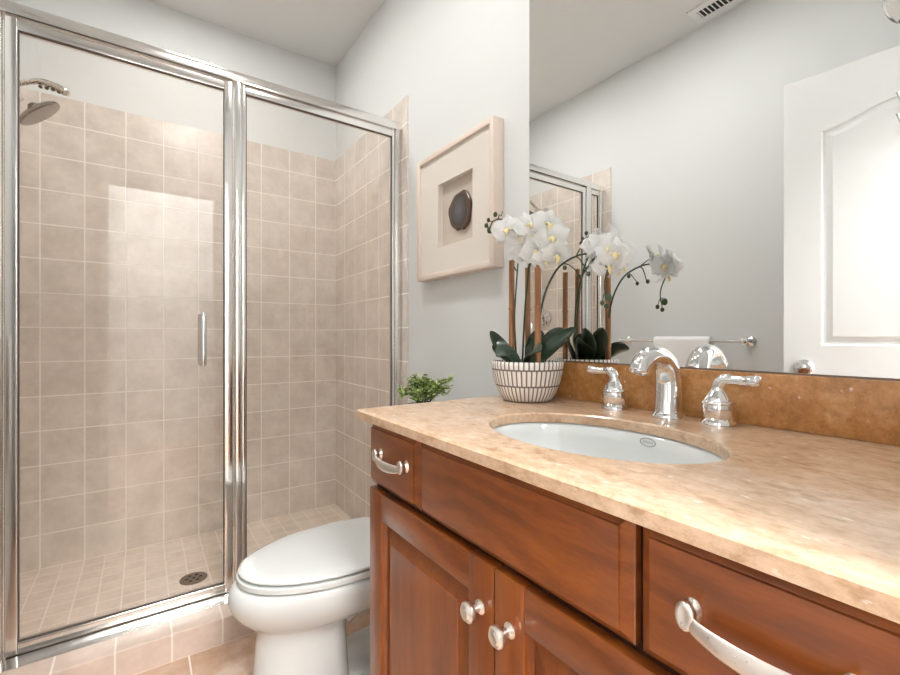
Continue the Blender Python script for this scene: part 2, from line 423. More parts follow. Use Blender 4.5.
# over-door hook, hung on the door
hk = thing('over_door_hook', 'small chrome hook hanging on the white door, at the right edge of the mirror', 'hook', door.location, rot=door.rotation_euler[2])
HKY = .322
mb = MB(); mb.box(.0005, .0025, HKY - .014, HKY + .014, 1.76, H + .003, .0006); mb.box(-TH - .003, .0025, HKY - .014, HKY + .014, H + .0008, H + .003)
mb.box(-TH - .003, -TH - .001, HKY - .014, HKY + .014, 2.02, H + .003)
mb.build('strap', M['chrome'], hk)
for zz in (1.875, 1.80):
    MB().tube(bez([(.002, HKY, zz - .02), (.02, HKY + .004, zz - .035), (.04, HKY + .012, zz - .02), (.048, HKY + .022, zz + .015)], 6), [.005] * 18 + [.006], 10).build('prong', M['chrome'], hk)

# ================================================================== SHOWER ENCLOSURE
YG = 1.8375
enc = thing('shower_enclosure', 'chrome-framed glass shower enclosure with hinged door and fixed side panels', 'shower enclosure', (.23, YG, .087))
hdr = [(YG - .026, 2.010), (YG + .026, 2.010), (YG + .026, 2.035), (YG + .019, 2.047), (YG + .008, 2.0525), (YG - .008, 2.0525), (YG - .019, 2.047), (YG - .026, 2.035)]
MB().extrude_x(hdr, XL + .009, XT - .001).build('header_rail', M['rail'], enc, ang=50)
sill = [(1.772, .0875), (1.880, .0875), (1.880, .094), (1.85, .0985), (1.815, .0985), (1.79, .0925), (1.772, .0905)]
MB().extrude_x(sill, XL + .009, XT - .001).build('threshold', M['rail'], enc)
def channel(x0, x1, name='post'):
    m = MB(); m.extrude_z(round_rect(x0, x1, YG - .021, YG + .021, .006), .0985, 2.010)
    mid = (x0 + x1) / 2
    return m.build(name, M['rail'], enc)
channel(XL + .009, -.484, 'wall_channel'); channel(.951, XT - .001, 'wall_channel')
channel(-.388, -.346, 'post'); channel(.2775, .302, 'post')
# bead along wall channel
MB().extrude_z(round_rect(.957, .966, YG - .027, YG - .021, .002), .0985, 2.010).build('channel_bead', M['rail'], enc)
def framed(x0, x1, z0, z1, sw, rw, nm):
    fr = MB()
    for a, b in ((x0, x0 + sw), (x1 - sw, x1)):
        fr.extrude_z(round_rect(a, b, YG - .015, YG + .015, .004), z0, z1)
    for a, b in ((z0, z0 + rw), (z1 - rw, z1)):
        fr.extrude_x(round_rect(YG - .0149, YG + .0149, a, b, .004), x0 + sw, x1 - sw)
    f = fr.build(nm, M['rail'], enc)
    gl = MB(); gl.box(x0 + sw - .002, x1 - sw + .002, YG - .003, YG + .003, z0 + rw - .002, z1 - rw + .002)
    gl.build('glass_pane', M['glass'], f, smooth=False)
    gk = MB()
    for yy in (YG - .0165, ):
        gk.box(x0 + sw - .0005, x0 + sw + .002, YG - .0135, YG - .003, z0 + rw, z1 - rw); gk.box(x1 - sw - .002, x1 - sw + .0005, YG - .0135, YG - .003, z0 + rw, z1 - rw)
        gk.box(x0 + sw, x1 - sw, YG - .0135, YG - .003, z0 + rw - .0005, z0 + rw + .002); gk.box(x0 + sw, x1 - sw, YG - .0135, YG - .003, z1 - rw - .002, z1 - rw + .0005)
    gk.build('gasket', M['gasket'], f, smooth=False)
    return f
dl = framed(-.3425, .2725, .1035, 2.004, .030, .033, 'shower_door')
framed(.3022, .9508, .0985, 2.010, .0155, .034, 'fixed_panel')
framed(-.4838, -.3882, .0985, 2.010, .014, .034, 'fixed_panel')
hd = MB()
for sgn in (-1, 1):
    y = YG + sgn * .042
    hd.tube(bez([(.172, YG + sgn * .004, .957), (.172, YG + sgn * .03, .955), (.172, y, .967), (.172, y, 1.043), (.172, y, 1.119), (.172, YG + sgn * .03, 1.131), (.172, YG + sgn * .004, 1.129)], 6), .0108, 14)
    for z in (.957, 1.129): hd.lathe([(.013, 0), (.013, .004), (.009, .007)], (.172, YG + sgn * .0032, z), (0, sgn, 0), 20)
hd.build('handle', M['chrome'], dl)

# shower fittings
sh = thing('overhead_shower', 'brushed nickel shower head with round rain disc and hand shower above it', 'shower head', (XL + .008, 2.33, 1.97))
MB().lathe([(.03, 0), (.028, .006), (.012, .012)], (XL + .0085, 2.33, 2.0), (1, 0, 0), 24).build('wall_flange', M['nickel'], sh)
MB().tube(bez([(XL + .01, 2.33, 2.0), (XL + .06, 2.33, 2.0), (XL + .11, 2.33, 1.985), (XL + .135, 2.33, 1.962)], 8), .0105, 12).build('arm', M['nickel'], sh)
dn = Vector((.66, .10, -.74)).normalized()
dc = Vector((-.338, 2.33, 1.925))
dsk = MB().lathe([(.012, -.038), (.02, -.03), (.03, -.02), (.066, -.012), (.077, -.004), (.0785, .002), (.075, .007), (.07, .0075)], dc, dn, 40)
dsk.build('rain_disc', M['disc'], sh)
q = Vector((0, 0, 1)).rotation_difference(dn); nz = MB()
for ri, cnt in ((.018, 6), (.036, 12), (.055, 18)):
    for k in range(cnt): nz.ball(dc + q @ Vector((ri * math.cos(2 * PI * k / cnt), ri * math.sin(2 * PI * k / cnt), .0068)), .0018, 6)
nz.build('nozzles', M['drain'], sh)
hs = MB().tube(bez([(-.455, 2.33, 1.985), (-.40, 2.33, 2.02), (-.345, 2.33, 2.048), (-.30, 2.33, 2.046), (-.262, 2.33, 2.033), (-.252, 2.33, 2.026)], 8), lerp_list([.011, .012, .014, .019, .02, .012], 41), 16, .75)
hs.build('hand_shower', M['nickel'], sh)
hf = MB()
for k in range(5): hf.ball((-.335 + .018 * k, 2.33, 2.03 - .0035 * (k > 2)), .007, 8, (1, 1.4, .8))
hf.build('spray_face', M['drain'], sh)
hz = bez([(-.455, 2.33, 1.982), (-.466, 2.33, 1.9), (-.470, 2.325, 1.6), (-.470, 2.32, 1.33), (-.468, 2.30, 1.24), (-.466, 2.275, 1.185), (-.466, 2.32, 1.150), (-.466, 2.365, 1.185), (-.466, 2.345, 1.26), (-.468, 2.333, 1.36), (-.472, 2.331, 1.6), (-.474, 2.335, 1.9), (-.455, 2.338, 1.96)], 8)
MB().tube(hz, .0055, 8).build('hose', M['chrome'], sh)
vl = thing('shower_valve', 'round chrome shower valve plate with lever on the left tiled wall, seen in the mirror', 'shower valve', (XL + .008, 2.325, 1.20))
MB().lathe([(.058, 0), (.056, .005), (.04, .010), (.025, .012), (.024, .02), (.02, .024), (0, .025)], (XL + .0083, 2.325, 1.20), (1, 0, 0), 32).build('escutcheon', M['chrome'], vl)
MB().tube([(XL + .028, 2.325, 1.205), (XL + .03, 2.325, 1.18), (XL + .031, 2.325, 1.14)], [.008, .007, .006], 12).build('lever', M['drain'], vl)
dr = thing('shower_drain', 'small round dark metal drain in the shower floor tiles', 'drain', (.174, 2.204, .0066))
MB().lathe([(.053, 0), (.053, .002), (.046, .0035), (.0, .003)], (.174, 2.204, .0067), n=36).build('drain_plate', M['drain'], dr)
mb = MB()
for k in range(7):
    a = 2 * PI * k / 6; r = .026 if k < 6 else 0
    mb.lathe([(.0075, 0), (.007, .0008)], (.174 + r * math.cos(a), 2.204 + r * math.sin(a), .0098), n=14)
mb.build('drain_holes', M['black'], dr)

# ================================================================== TOILET
TY = 1.332
tl = thing('toilet', 'white elongated toilet with closed lid between the vanity and the shower', 'toilet', (.6, TY, 0))
def egg(xf, xr, hw, z, n=48, p=2.0, rear=.45, y0=TY):
    # front is at xf (low x), widest at 55 % of length, rear blunt
    xm = xf + (xr - xf) * .58; out = []
    for k in range(n):
        a = 2 * PI * k / n; c, s_ = math.cos(a), math.sin(a)
        if c < 0: x = xm + (xm - xf) * c; y = hw * math.copysign(abs(s_) ** (2 / 2.05), s_)
        else:
            e = 2 / 3.4; x = xm + (xr - xm) * abs(c) ** e; y = hw * math.copysign(abs(s_) ** e, s_)
        out.append((x, y0 + y, z))
    return out
bowl = MB()
bowl.loft([egg(.240, .52, .106, 0), egg(.243, .515, .103, .02), egg(.250, .51, .097, .10), egg(.257, .505, .094, .19), egg(.260, .51, .096, .228), egg(.246, .60, .116, .243),
           egg(.228, .74, .140, .257), egg(.207, .79, .160, .278), egg(.192, .80, .172, .303), egg(.185, .80, .178, .328), egg(.188, .80, .180, .346), egg(.197, .80, .178, .360), egg(.204, .79, .173, .3655)])
bowl.build('bowl', M['porcelain'], tl, ang=60)
MB().loft([egg(.222, .71, .157, .3657), egg(.222, .71, .157, .3705), egg(.210, .715, .172, .3707), egg(.2075, .717, .175, .373), egg(.2075, .717, .175, .386), egg(.210, .714, .172, .3885)]).build('seat', M['seat'], tl, ang=40)
MB().loft([egg(.222, .71, .157, .3887), egg(.222, .71, .157, .3942), egg(.2145, .725, .1708, .3944), egg(.2120, .726, .1733, .3965), egg(.2120, .726, .1733, .4005), egg(.2140, .724, .1714, .4028), egg(.222, .712, .160, .4048), egg(.26, .68, .125, .4068), egg(.33, .61, .06, .4078)]).build('lid', M['seat'], tl, ang=40)
for s_ in (-1, 1): MB().box(.715, .745, TY + s_ * .07 - .02, TY + s_ * .07 + .02, .374, .41, .006).build('seat_hinge', M['seat'], tl)
tk = MB(); rr = lambda x0, x1, hw, z, r: [(a, b, z) for a, b in round_rect(x0, x1, TY - hw, TY + hw, r)]
tk.loft([rr(.775, .965, .16, .335, .03), rr(.77, .968, .185, .38, .035), rr(.765, .97, .20, .55, .035), rr(.758, .972, .205, .705, .035)]); tk.build('tank', M['porcelain'], tl, ang=40)
MB().loft([rr(.752, .976, .212, .7055, .035), rr(.750, .977, .214, .711, .036), rr(.750, .977, .214, .728, .036), rr(.757, .972, .207, .737, .033)]).build('tank_lid', M['porcelain'], tl, ang=40)
MB().lathe([(.014, 0), (.014, .006), (.009, .009)], (.7625, TY + .14, .65), (-1, 0, 0), 16).tube([(.752, TY + .14, .65), (.742, TY + .12, .648), (.74, TY + .07, .642)], [.006, .006, .008], 10).build('flush_lever', M['chrome'], tl)
# trapway bulge and rear foot
tp = MB(); tp.tube(bez([(.50, TY, .20), (.56, TY, .235), (.63, TY, .22), (.675, TY, .15), (.69, TY, .08), (.70, TY, .01)], 8), lerp_list([.05, .052, .055, .055, .058, .06], 41), 18)
tp.build('trapway', M['porcelain'], tl, ang=60)
MB().loft([egg(.44, .80, .105, 0), egg(.442, .798, .105, .03), egg(.455, .785, .095, .045)]).build('foot', M['porcelain'], tl, ang=60)

# small plant on the tank
pl = thing('potted_plant', 'small leafy green plant in a white pot on the toilet tank', 'plant', (.83, 1.372, .7372))
MB().lathe([(.036, 0), (.04, .004), (.056, .068), (.058, .073), (.055, .073), (.052, .066)], (.83, 1.372, .7375), n=28).build('pot', M['white_pot'], pl)
MB().lathe([(.050, 0), (.02, .006), (0, .007)], (.83, 1.372, .801), n=20).build('soil', M['soil'], pl)
rng = random.Random(8); fo = MB(); stm = MB()
def small_leaf(m, p, d, up, L_, Wd):
    d = d.normalized(); sd = d.cross(up).normalized() if d.cross(up).length > 1e-3 else Vector((1, 0, 0)); n = sd.cross(d)
    pts = [p, p + d * L_ * .35 + sd * Wd + n * .001, p + d * L_ * .7 + sd * Wd * .8, p + d * L_ - n * .002, p + d * L_ * .7 - sd * Wd * .8, p + d * L_ * .35 - sd * Wd + n * .001, p + d * L_ * .5 - n * .0015]
    m.add(pts, [(0, 1, 6), (1, 2, 6), (2, 3, 6), (3, 4, 6), (4, 5, 6), (5, 0, 6)])
for k in range(44):
    a = rng.uniform(0, 2 * PI); reach = rng.uniform(.02, .115); top = rng.uniform(.018, .08) + (.012 if reach < .05 else 0)
    if k in (5, 17): a, reach, top = -1.2, .125, .085
    p0 = Vector((.83 + .02 * math.cos(a), 1.372 + .02 * math.sin(a), .810))
    p2 = Vector((.83 + reach * math.cos(a), 1.372 + reach * math.sin(a), .820 + top))
    if p2.x > .955: p2.x = .955
    p1 = (p0 + p2) / 2 + Vector((0, 0, .022)); path = bez([p0, p1, p2], 5)
    stm.tube(path, .0012, 5)
    for i in range(2, len(path)):
        for _ in range(3):
            d = Vector((rng.uniform(-1, 1), rng.uniform(-1, 1), rng.uniform(-.2, .9)))
            q_ = path[i] + Vector((rng.uniform(-.008, .008), rng.uniform(-.008, .008), rng.uniform(-.006, .008)))
            if q_.x > .968: q_.x = .968
            small_leaf(fo, q_, d, Vector((0, 0, 1)), rng.uniform(.011, .018), rng.uniform(.0048, .0072))
gm = Mat('mixed_green_leaf'); g_ = gm.N.new('ShaderNodeNewGeometry')
gm.link(gm.ramp(g_.outputs['Random Per Island'], [(0, S(92, 116, 52)), (.4, S(152, 178, 88)), (.8, S(190, 206, 130)), (1, S(224, 228, 184))]), gm.b.inputs['Base Color']); gm.set(Roughness=.5)
fo.build('foliage', gm.m, pl); stm.build('stems', M['stem'], pl)

# ================================================================== ARTWORK
FY0, FY1, FZ0, FZ1, FX = 1.113, 1.610, 1.285, 1.783, .942
ar = thing('framed_artwork', 'square whitewashed shadow-box frame with a dark agate slice, on the wall above the toilet', 'artwork', (XR, (FY0 + FY1) / 2, FZ0))
fw = .021; mb = MB()
mb.box(FX, XR - .0005, FY0, FY0 + fw, FZ0, FZ1, .0025); mb.box(FX, XR - .0005, FY1 - fw, FY1, FZ0, FZ1, .0025)
mb.box(FX, XR - .0005, FY0 + fw - .002, FY1 - fw + .002, FZ0, FZ0 + fw, .0025); mb.box(FX, XR - .0005, FY0 + fw - .002, FY1 - fw + .002, FZ1 - fw, FZ1, .0025)
mb.build('frame', M['frame'], ar)
wy0, wy1, wz0, wz1 = 1.238, 1.460, 1.4045, 1.650
mx = FX + .010; mb = MB()
iy0, iy1, iz0, iz1 = FY0 + fw - .001, FY1 - fw + .001, FZ0 + fw - .001, FZ1 - fw + .001
for a, b, c, d in ((iy0, wy0, iz0, iz1), (wy1, iy1, iz0, iz1), (wy0, wy1, iz0, wz0), (wy0, wy1, wz1, iz1)): mb.box(mx, mx + .024, a, b, c, d)
mb.build('mat_board', M['mat_board'], ar, smooth=False)
MB().box(mx + .024, XR - .004, iy0, iy1, iz0, iz1).build('backing_board', M['backing'], ar, smooth=False)
# agate
ay, az = 1.334, 1.5215; rg = random.Random(3); n = 40; out = []
for k in range(n):
    a = 2 * PI * k / n; r = 1 + .05 * math.sin(3 * a + 1) + .03 * math.sin(7 * a) - (.13 if abs(a - 1.5 * PI) < .25 else 0)
    out.append((.069 * r * math.cos(a), .074 * r * math.sin(a)))
ag = MB(); x0 = mx + .0235
ag.loft([[(x0, ay + a * .97, az + b * .97) for a, b in out], [(x0 - .004, ay + a, az + b) for a, b in out], [(x0 - .010, ay + a, az + b) for a, b in out], [(x0 - .013, ay + a * .95, az + b * .95) for a, b in out]])
bmesh.ops.translate(ag.bm, verts=ag.bm.verts[:], vec=-Vector((x0, ay, az)))
me = bpy.data.meshes.new('agate_slice'); bmesh.ops.recalc_face_normals(ag.bm, faces=ag.bm.faces); ag.bm.to_mesh(me); ag.bm.free()
me.materials.append(M['agate']); ao = bpy.data.objects.new('agate_slice', me); COL.objects.link(ao); ao.parent = ar
ao.location = Vector((x0, ay, az)) - ar.location

# ================================================================== MIRROR
MY0, MY1, MZ0, MZ1 = .02, .992, .9815, 2.16
mi = thing('wall_mirror', 'large frameless wall mirror above the tan stone backsplash', 'mirror', (XR, .5, MZ0))
MB().box(.985, XR - .0004, MY0, MY1, MZ0, MZ1, .0015, 1).build('mirror_glass', M['mirror'], mi, smooth=False)
MB().box(.9825, .9848, MY0, MY1 - .002, MZ0 - .0002, MZ0 + .003).build('bottom_channel', M['drain'], mi, smooth=False)

# ================================================================== VANITY
XF = .438
va = thing('bathroom_vanity', 'reddish-brown wooden vanity cabinet with satin nickel pulls and knobs', 'vanity', (.71, .51, 0))
VY0, VY1 = .05, .97
bd = MB()
for a in (VY0 + .002, VY1 - .0185): MB().box(.462, XR - .001, a, a + .018, .0, .8592).build('side_panel', M['wood_v'], va, smooth=False)
MB().box(.463, XR - .001, VY0 + .021, VY1 - .019, .09, .106).build('bottom_panel', M['wood_v'], va, smooth=False)
MB().box(.52, .535, VY0 + .021, VY1 - .019, 0, .0895).build('toe_kick', M['wood_v'], va, smooth=False)
MB().box(XR - .008, XR - .001, VY0 + .021, VY1 - .019, .107, .8592).build('back_panel', M['wood_v'], va, smooth=False)
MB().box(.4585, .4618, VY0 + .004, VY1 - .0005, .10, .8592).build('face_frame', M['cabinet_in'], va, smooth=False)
def raised_front(y0, y1, z0, z1, lip, mat, name):   # lip: width of the bevel
    """slab front with a bevelled lip and a flat raised field"""
    m = MB(); R = lambda i, x: [(x, y0 + i, z0 + i), (x, y1 - i, z0 + i), (x, y1 - i, z1 - i), (x, y0 + i, z1 - i)]
    m.loft([R(0, XF + .0195), R(0, XF + .0095), R(.0015, XF + .008), R(lip - .004, XF + .001), R(lip - .0035, XF - .0025), R(lip - .001, XF - .003)])
    return m.build(name, mat, va, ang=12)
def pull(y, z, part, half=.059):
    p = MB(); x = XF - .003; zz = z + .0065
    for s_ in (-1, 1):
        yy = y + s_ * half
        ring = lambda dx, r1, r2: [(x + .0005 - dx, yy + r1 * math.cos(2 * PI * k / 24), zz + r2 * math.sin(2 * PI * k / 24)) for k in range(24)]
        p.loft([ring(*a) for a in ((0, .0085, .0125), (.002, .0085, .0125), (.005, .0062, .008), (.0085, .006, .0075), (.0115, .0075, .0105), (.013, .0088, .0135), (.0165, .0092, .0142), (.0188, .0082, .013), (.0195, .006, .010), (.0188, .004, .007))])
    path = bez([(x - .0145, y - half + .002, z + .003), (x - .018, y - half * .78, z + .000), (x - .022, y - half * .4, z - .0025), (x - .023, y, z - .0035), (x - .022, y + half * .4, z - .0025), (x - .018, y + half * .78, z + .000), (x - .0145, y + half - .002, z + .003)], 6)
    p.tube(path, lerp_list([.0062, .0078, .0098, .0105, .0098, .0078, .0062], len(path)), 16, .4, up=(1, 0, 0))
    return p.build('pull', M['pull'], part, ang=50)
def knob(y, z, part):
    MB().lathe([(.011, 0), (.0115, .002), (.009, .004), (.0062, .007), (.0055, .012), (.0075, .016), (.0135, .020), (.0158, .0245), (.0155, .028), (.0125, .031), (.0118, .0318), (.0105, .0312), (.0095, .0318), (.0075, .0335), (.0, .0345)], (XF + .0005, y, z), (-1, 0, 0), 30).build('knob', M['pull'], part, ang=25)
d1 = raised_front(.7445, .9695, .7085, .8535, .0175, M['wood_h'], 'drawer'); pull(.842, .783, d1)
d2 = raised_front(.2855, .7385, .7085, .8535, .0175, M['wood_h'], 'false_drawer_front')
d3 = raised_front(.0515, .2765, .7085, .8535, .0175, M['wood_h'], 'drawer'); pull(.158, .7805, d3)
def cab_door(y0, y1, z0, z1, knob_y):
    sw = .064
    m = MB()
    # stiles
    iy0, iy1, iz0, iz1 = y0 + sw, y1 - sw, z0 + sw, z1 - sw
    R = lambda i, x: [(x, iy0 + i, iz0 + i), (x, iy1 - i, iz0 + i), (x, iy1 - i, iz1 - i), (x, iy0 + i, iz1 - i)]
    p = MB(); p.loft([R(-.001, XF + .004), R(.003, XF + .013), R(.005, XF + .0145), R(.008, XF + .0145), R(.036, XF + .005), R(.0375, XF + .0035)], cap0=False)
    st = p.build('door', M['wood_v'], va, ang=12)
    for a, b in ((y0, y0 + sw), (y1 - sw, y1)): MB().box(XF, XF + .0195, a, b, z0, z1, .003).build('stile', M['wood_v'], st, ang=30)
    for a, b in ((z0, z0 + sw), (z1 - sw, z1)): MB().box(XF + .0008, XF + .019, y0 + sw - .0005, y1 - sw + .0005, a + .001, b - .001, .002).build('rail', M['wood_h'], st, ang=30)
    knob(knob_y, .623, st)
cab_door(.5170, .9695, .115, .6985, .549)
cab_door(.0515, .5150, .115, .6985, .480)

# countertop with oval cut-out
SX, SY, SA, SB = .664, .510, .1545, .2185
CX0, CX1, CY0, CY1 = .413, .9895, .03, .990
ct = MB(); angs = sorted(set([2 * PI * k / 96 for k in range(96)] + [math.atan2(y - SY, x - SX) % (2 * PI) for x in (CX0, CX1) for y in (CY0, CY1)]))
ou, inn = [], []
for a in angs:
    c, s_ = math.cos(a), math.sin(a); t = 1e9
    if c > 1e-9: t = min(t, (CX1 - SX) / c)
    if c < -1e-9: t = min(t, (CX0 - SX) / c)
    if s_ > 1e-9: t = min(t, (CY1 - SY) / s_)
    if s_ < -1e-9: t = min(t, (CY0 - SY) / s_)
    ou.append((SX + c * t, SY + s_ * t)); k = 1 / math.sqrt((c / SA) ** 2 + (s_ / SB) ** 2); inn.append((SX + c * k, SY + s_ * k))
T, B = CT, CT - .0205
scale_in = lambda f: [(SX + (x - SX) * f, SY + (y - SY) * f) for x, y in inn]
e = .003
ring_in = [(x, y, B) for x, y in inn], [(x, y, T - e) for x, y in inn], [(x, y, T) for x, y in scale_in(1.018)]
shr = lambda i: [(min(max(x, CX0 + i), CX1), min(max(y, CY0 + i), CY1 - i), T) for x, y in ou]
ct.loft([ring_in[0], ring_in[1], ring_in[2], shr(.0035), [(x, y, T - .0035) for x, y in ou], [(x, y, B) for x, y in ou], ring_in[0]], cap0=False, cap1=False)
bmesh.ops.remove_doubles(ct.bm, verts=ct.bm.verts[:], dist=1e-5)
tag(ct.build('countertop', M['stone'], None, ang=30), 'tan speckled stone countertop with an oval sink cut-out on the vanity', 'countertop')
tag(MB().box(.967, XR - .0008, CY0, CY1, CT + .0003, .9812, .002).build('backsplash', M['stone_shaded'], None), 'tan stone backsplash strip along the bottom of the mirror', 'backsplash')

# sink
sk = thing('sink', 'white oval undermount sink set in the tan stone countertop', 'sink', (SX, SY, .72))
ell = lambda f, z, g=0: [(SX + (SA * f + g) * math.cos(2 * PI * k / 64), SY + (SB * f + g) * math.sin(2 * PI * k / 64), z) for k in range(64)]
bw = MB(); zb = CT - .0212
prof = [(1.0, 0, .022), (1.0, 0, .006), (.99, -.006, 0), (.975, -.025, 0), (.945, -.052, 0), (.885, -.082, 0), (.78, -.108, 0), (.62, -.126, 0), (.4, -.136, 0), (.15, -.140, 0)]
bw.loft([ell(f, zb + dz, g) for f, dz, g in prof], cap0=False, cap1=True)
bw.loft([ell(f, zb + dz - .008, g + .008) for f, dz, g in [(1.0, .0078, .014)] + prof[2:]], cap0=False, cap1=True)
bw.build('basin', M['porcelain'], sk, ang=60)
MB().lathe([(.022, 0), (.022, .002), (.016, .003), (.015, .001), (0, .001)], (SX, SY, zb - .1398), n=28).build('drain', M['chrome'], sk)
def basin_x(y, z):
    pr = [(1.0, 0), (.99, -.006), (.975, -.025), (.945, -.052), (.885, -.082)]; dz = z - zb; f = .9
    for (f0, a), (f1, b) in zip(pr, pr[1:]):
        if b <= dz <= a: f = f0 + (f1 - f0) * (dz - a) / (b - a)
    return SX + SA * f * math.sqrt(max(0, 1 - ((y - SY) / (SB * f)) ** 2)) - .0004
em = MB(); pts = []
for k in range(33):
    a = 2 * PI * k / 32; y, z = .494 + .0165 * math.cos(a), .8435 + .0078 * math.sin(a); pts.append((basin_x(y, z), y, z))
em.tube(pts, .0009, 6)
for k in range(-3, 4):
    y = .494 + k * .0033; em.tube([(basin_x(y, .8455), y, .8455), (basin_x(y, .8415), y, .8415)], .0006, 6)
M['emblem'] = plain('grey_print', S(150, 152, 154), .4)
em.build('emblem', M['emblem'], sk)

# faucet
fa = thing('faucet', 'widespread chrome bathroom faucet with arched spout and two lever handles', 'faucet', (.92, .52, CT))
FXc = .922; FYc = .514
sp = MB().lathe([(.0315, .0003), (.0315, .004), (.029, .008), (.0265, .011), (.0255, .018)], (FXc, FYc, CT), n=36)
path = bez([(FXc, FYc, CT + .012), (FXc + .003, FYc, CT + .045), (FXc + .003, FYc, CT + .083), (FXc - .008, FYc, CT + .113), (FXc - .034, FYc, CT + .131), (FXc - .066, FYc, CT + .1325), (FXc - .092, FYc, CT + .120), (FXc - .105, FYc, CT + .106)], 8)
sp.tube(path, lerp_list([.0268, .0262, .0255, .0245, .0222, .0202, .0188, .0184], len(path)), 24)
so = sp.build('spout', M['chrome'], fa, ang=60)
MB().lathe([(.0188, 0), (.0188, .009), (.0155, .0105), (.0150, .005)], (FXc - .1035, FYc, CT + .1095), (-.55, 0, -1), 24).build('aerator', M['chrome'], so)
MB().tube([(FXc + .030, FYc - .001, CT + .0005), (FXc + .030, FYc - .001, CT + .10)], .0028, 10).ball((FXc + .030, FYc - .001, CT + .105), .0055, 12).build('lift_rod', M['chrome'], so)
def fhandle(y, s_):
    b = MB().lathe([(.0305, .0003), (.0305, .004), (.028, .008), (.0262, .0105), (.0245, .0125), (.0262, .018), (.0282, .028), (.0285, .036), (.0275, .0395), (.0295, .041), (.0300, .0435), (.0288, .046), (.0255, .0475), (.0245, .051), (.0200, .058), (.0150, .064), (.0122, .070), (.0115, .076)], (FXc + .003, y, CT), n=36)
    o = b.build('handle', M['chrome'], fa, ang=40)
    pth = bez([(FXc + .003, y, CT + .066), (FXc + .003, y + s_ * .002, CT + .078), (FXc + .0025, y + s_ * .012, CT + .088), (FXc + .002, y + s_ * .028, CT + .0885), (FXc + .001, y + s_ * .046, CT + .0878), (FXc, y + s_ * .060, CT + .0885), (FXc, y + s_ * .069, CT + .0893), (FXc, y + s_ * .0745, CT + .0895)], 6)
    MB().tube(pth, lerp_list([.0115, .0122, .0112, .0088, .0088, .0108, .0114, .008], len(pth)), 18).build('lever', M['chrome'], o, ang=60)
fhandle(.645, 1); fhandle(.414, -1)

# ================================================================== ORCHID
PX, PY = .862, .876
oc = thing('potted_orchid', 'white orchid with bamboo stakes in a ribbed white and grey pot on the counter', 'orchid', (PX, PY, CT))
pt = MB().lathe([(.058, .0005), (.066, .002), (.078, .022), (.088, .048), (.0945, .075), (.0975, .098), (.0975, .104), (.095, .1065), (.091, .105), (.089, .095)], (PX, PY, CT), n=72, cap1=False)
po = pt.build('pot', M['pot'], oc, ang=50)
MB().lathe([(.0895, 0), (.05, .004), (0, .006)], (PX, PY, CT + .0945), n=36).build('soil', M['soil'], oc)
def stake(x, y, z1, r=.0078):
    m = MB(); z0 = CT + .0945
    pts = []; rad = []
    nodes = [CT + .145, CT + .25]
    zs = sorted([z0, z1] + [n_ + d for n_ in nodes for d in (-.004, 0, .004)] + [z0 + (z1 - z0) * k / 8 for k in range(1, 8)])
    for z in zs: pts.append((x, y, z)); rad.append(r * (1.22 if any(abs(z - n_) < .001 for n_ in nodes) else 1.0))
    m.tube(pts, rad, 14); m.build('bamboo_stake', M['bamboo'], oc, ang=60)
stake(.845, .919, 1.265); stake(.905, .917, 1.250); stake(.838, .812, 1.264, .0082)
def orchid_leaf(base, mid, tip, wid, mname='leaf'):
    base, mid, tip = map(Vector, (base, mid, tip)); path = bez([base, mid, tip], 9); n = len(path); m = MB(); rings = []
    for i, p in enumerate(path):
        t = i / (n - 1); d = (path[min(i + 1, n - 1)] - path[max(i - 1, 0)]).normalized()
        side = d.cross(Vector((0, 0, 1)));
        if side.length < .05: side = Vector((0, 1, 0))
        side.normalize(); nn = side.cross(d)
        T = math.radians(42) * (1 if (nn - side).dot(Vector((-.7, -.7, 0))) > (nn + side).dot(Vector((-.7, -.7, 0))) else -1)
        side, nn = side * math.cos(T) + nn * math.sin(T), nn * math.cos(T) - side * math.sin(T); wv = wid * (math.sin(PI * min(1, (t * .93 + .07))) ** .55) if t < 1 else .0008
        wv = max(wv, .0012); th = .0016
        row = [(-1, .30), (-.5, .06), (0, -.10), (.5, .06), (1, .30)]
        top = [p + side * (a * wv) + nn * (b * wv * .9 + th) for a, b in row]; bot = [p + side * (a * wv) + nn * (b * wv * .9 - th) for a, b in reversed(row)]
        rings.append(top + bot)
    m.loft(rings); m.build(mname, M['leaf'], oc, ang=70)
z0 = CT + .098
LV = [((PX - .01, PY + .03, z0), (PX - .040, PY + .065, z0 + .045), (PX - .060, PY + .085, z0 + .090), .024),
      ((PX - .02, PY + .02, z0), (PX - .045, PY + .055, z0 + .036), (PX - .060, PY + .075, z0 + .050), .026),
      ((PX - .03, PY - .0, z0), (PX - .060, PY + .02, z0 + .032), (PX - .085, PY + .030, z0 + .022), .023),
      ((PX + .02, PY + .0, z0), (PX + .030, PY - .01, z0 + .045), (PX + .035, PY - .02, z0 + .085), .032),
      ((PX + .01, PY - .03, z0), (PX + .035, PY - .07, z0 + .050), (PX + .066, PY - .112, z0 + .098), .027),
      ((PX - .03, PY - .03, z0), (PX - .050, PY - .075, z0 + .036), (PX - .060, PY - .110, z0 + .040), .024),
      ((PX + .02, PY + .0, z0), (PX + .05, PY - .03, z0 + .045), (PX + .08, PY - .06, z0 + .055), .030),
      ((PX + .02, PY - .02, z0), (PX + .050, PY - .045, z0 + .060), (PX + .075, PY - .060, z0 + .098), .028),
      ((PX + .03, PY + .02, z0), (PX + .055, PY + .02, z0 + .055), (PX + .075, PY + .025, z0 + .095), .026)]
for l in LV: orchid_leaf(*l)
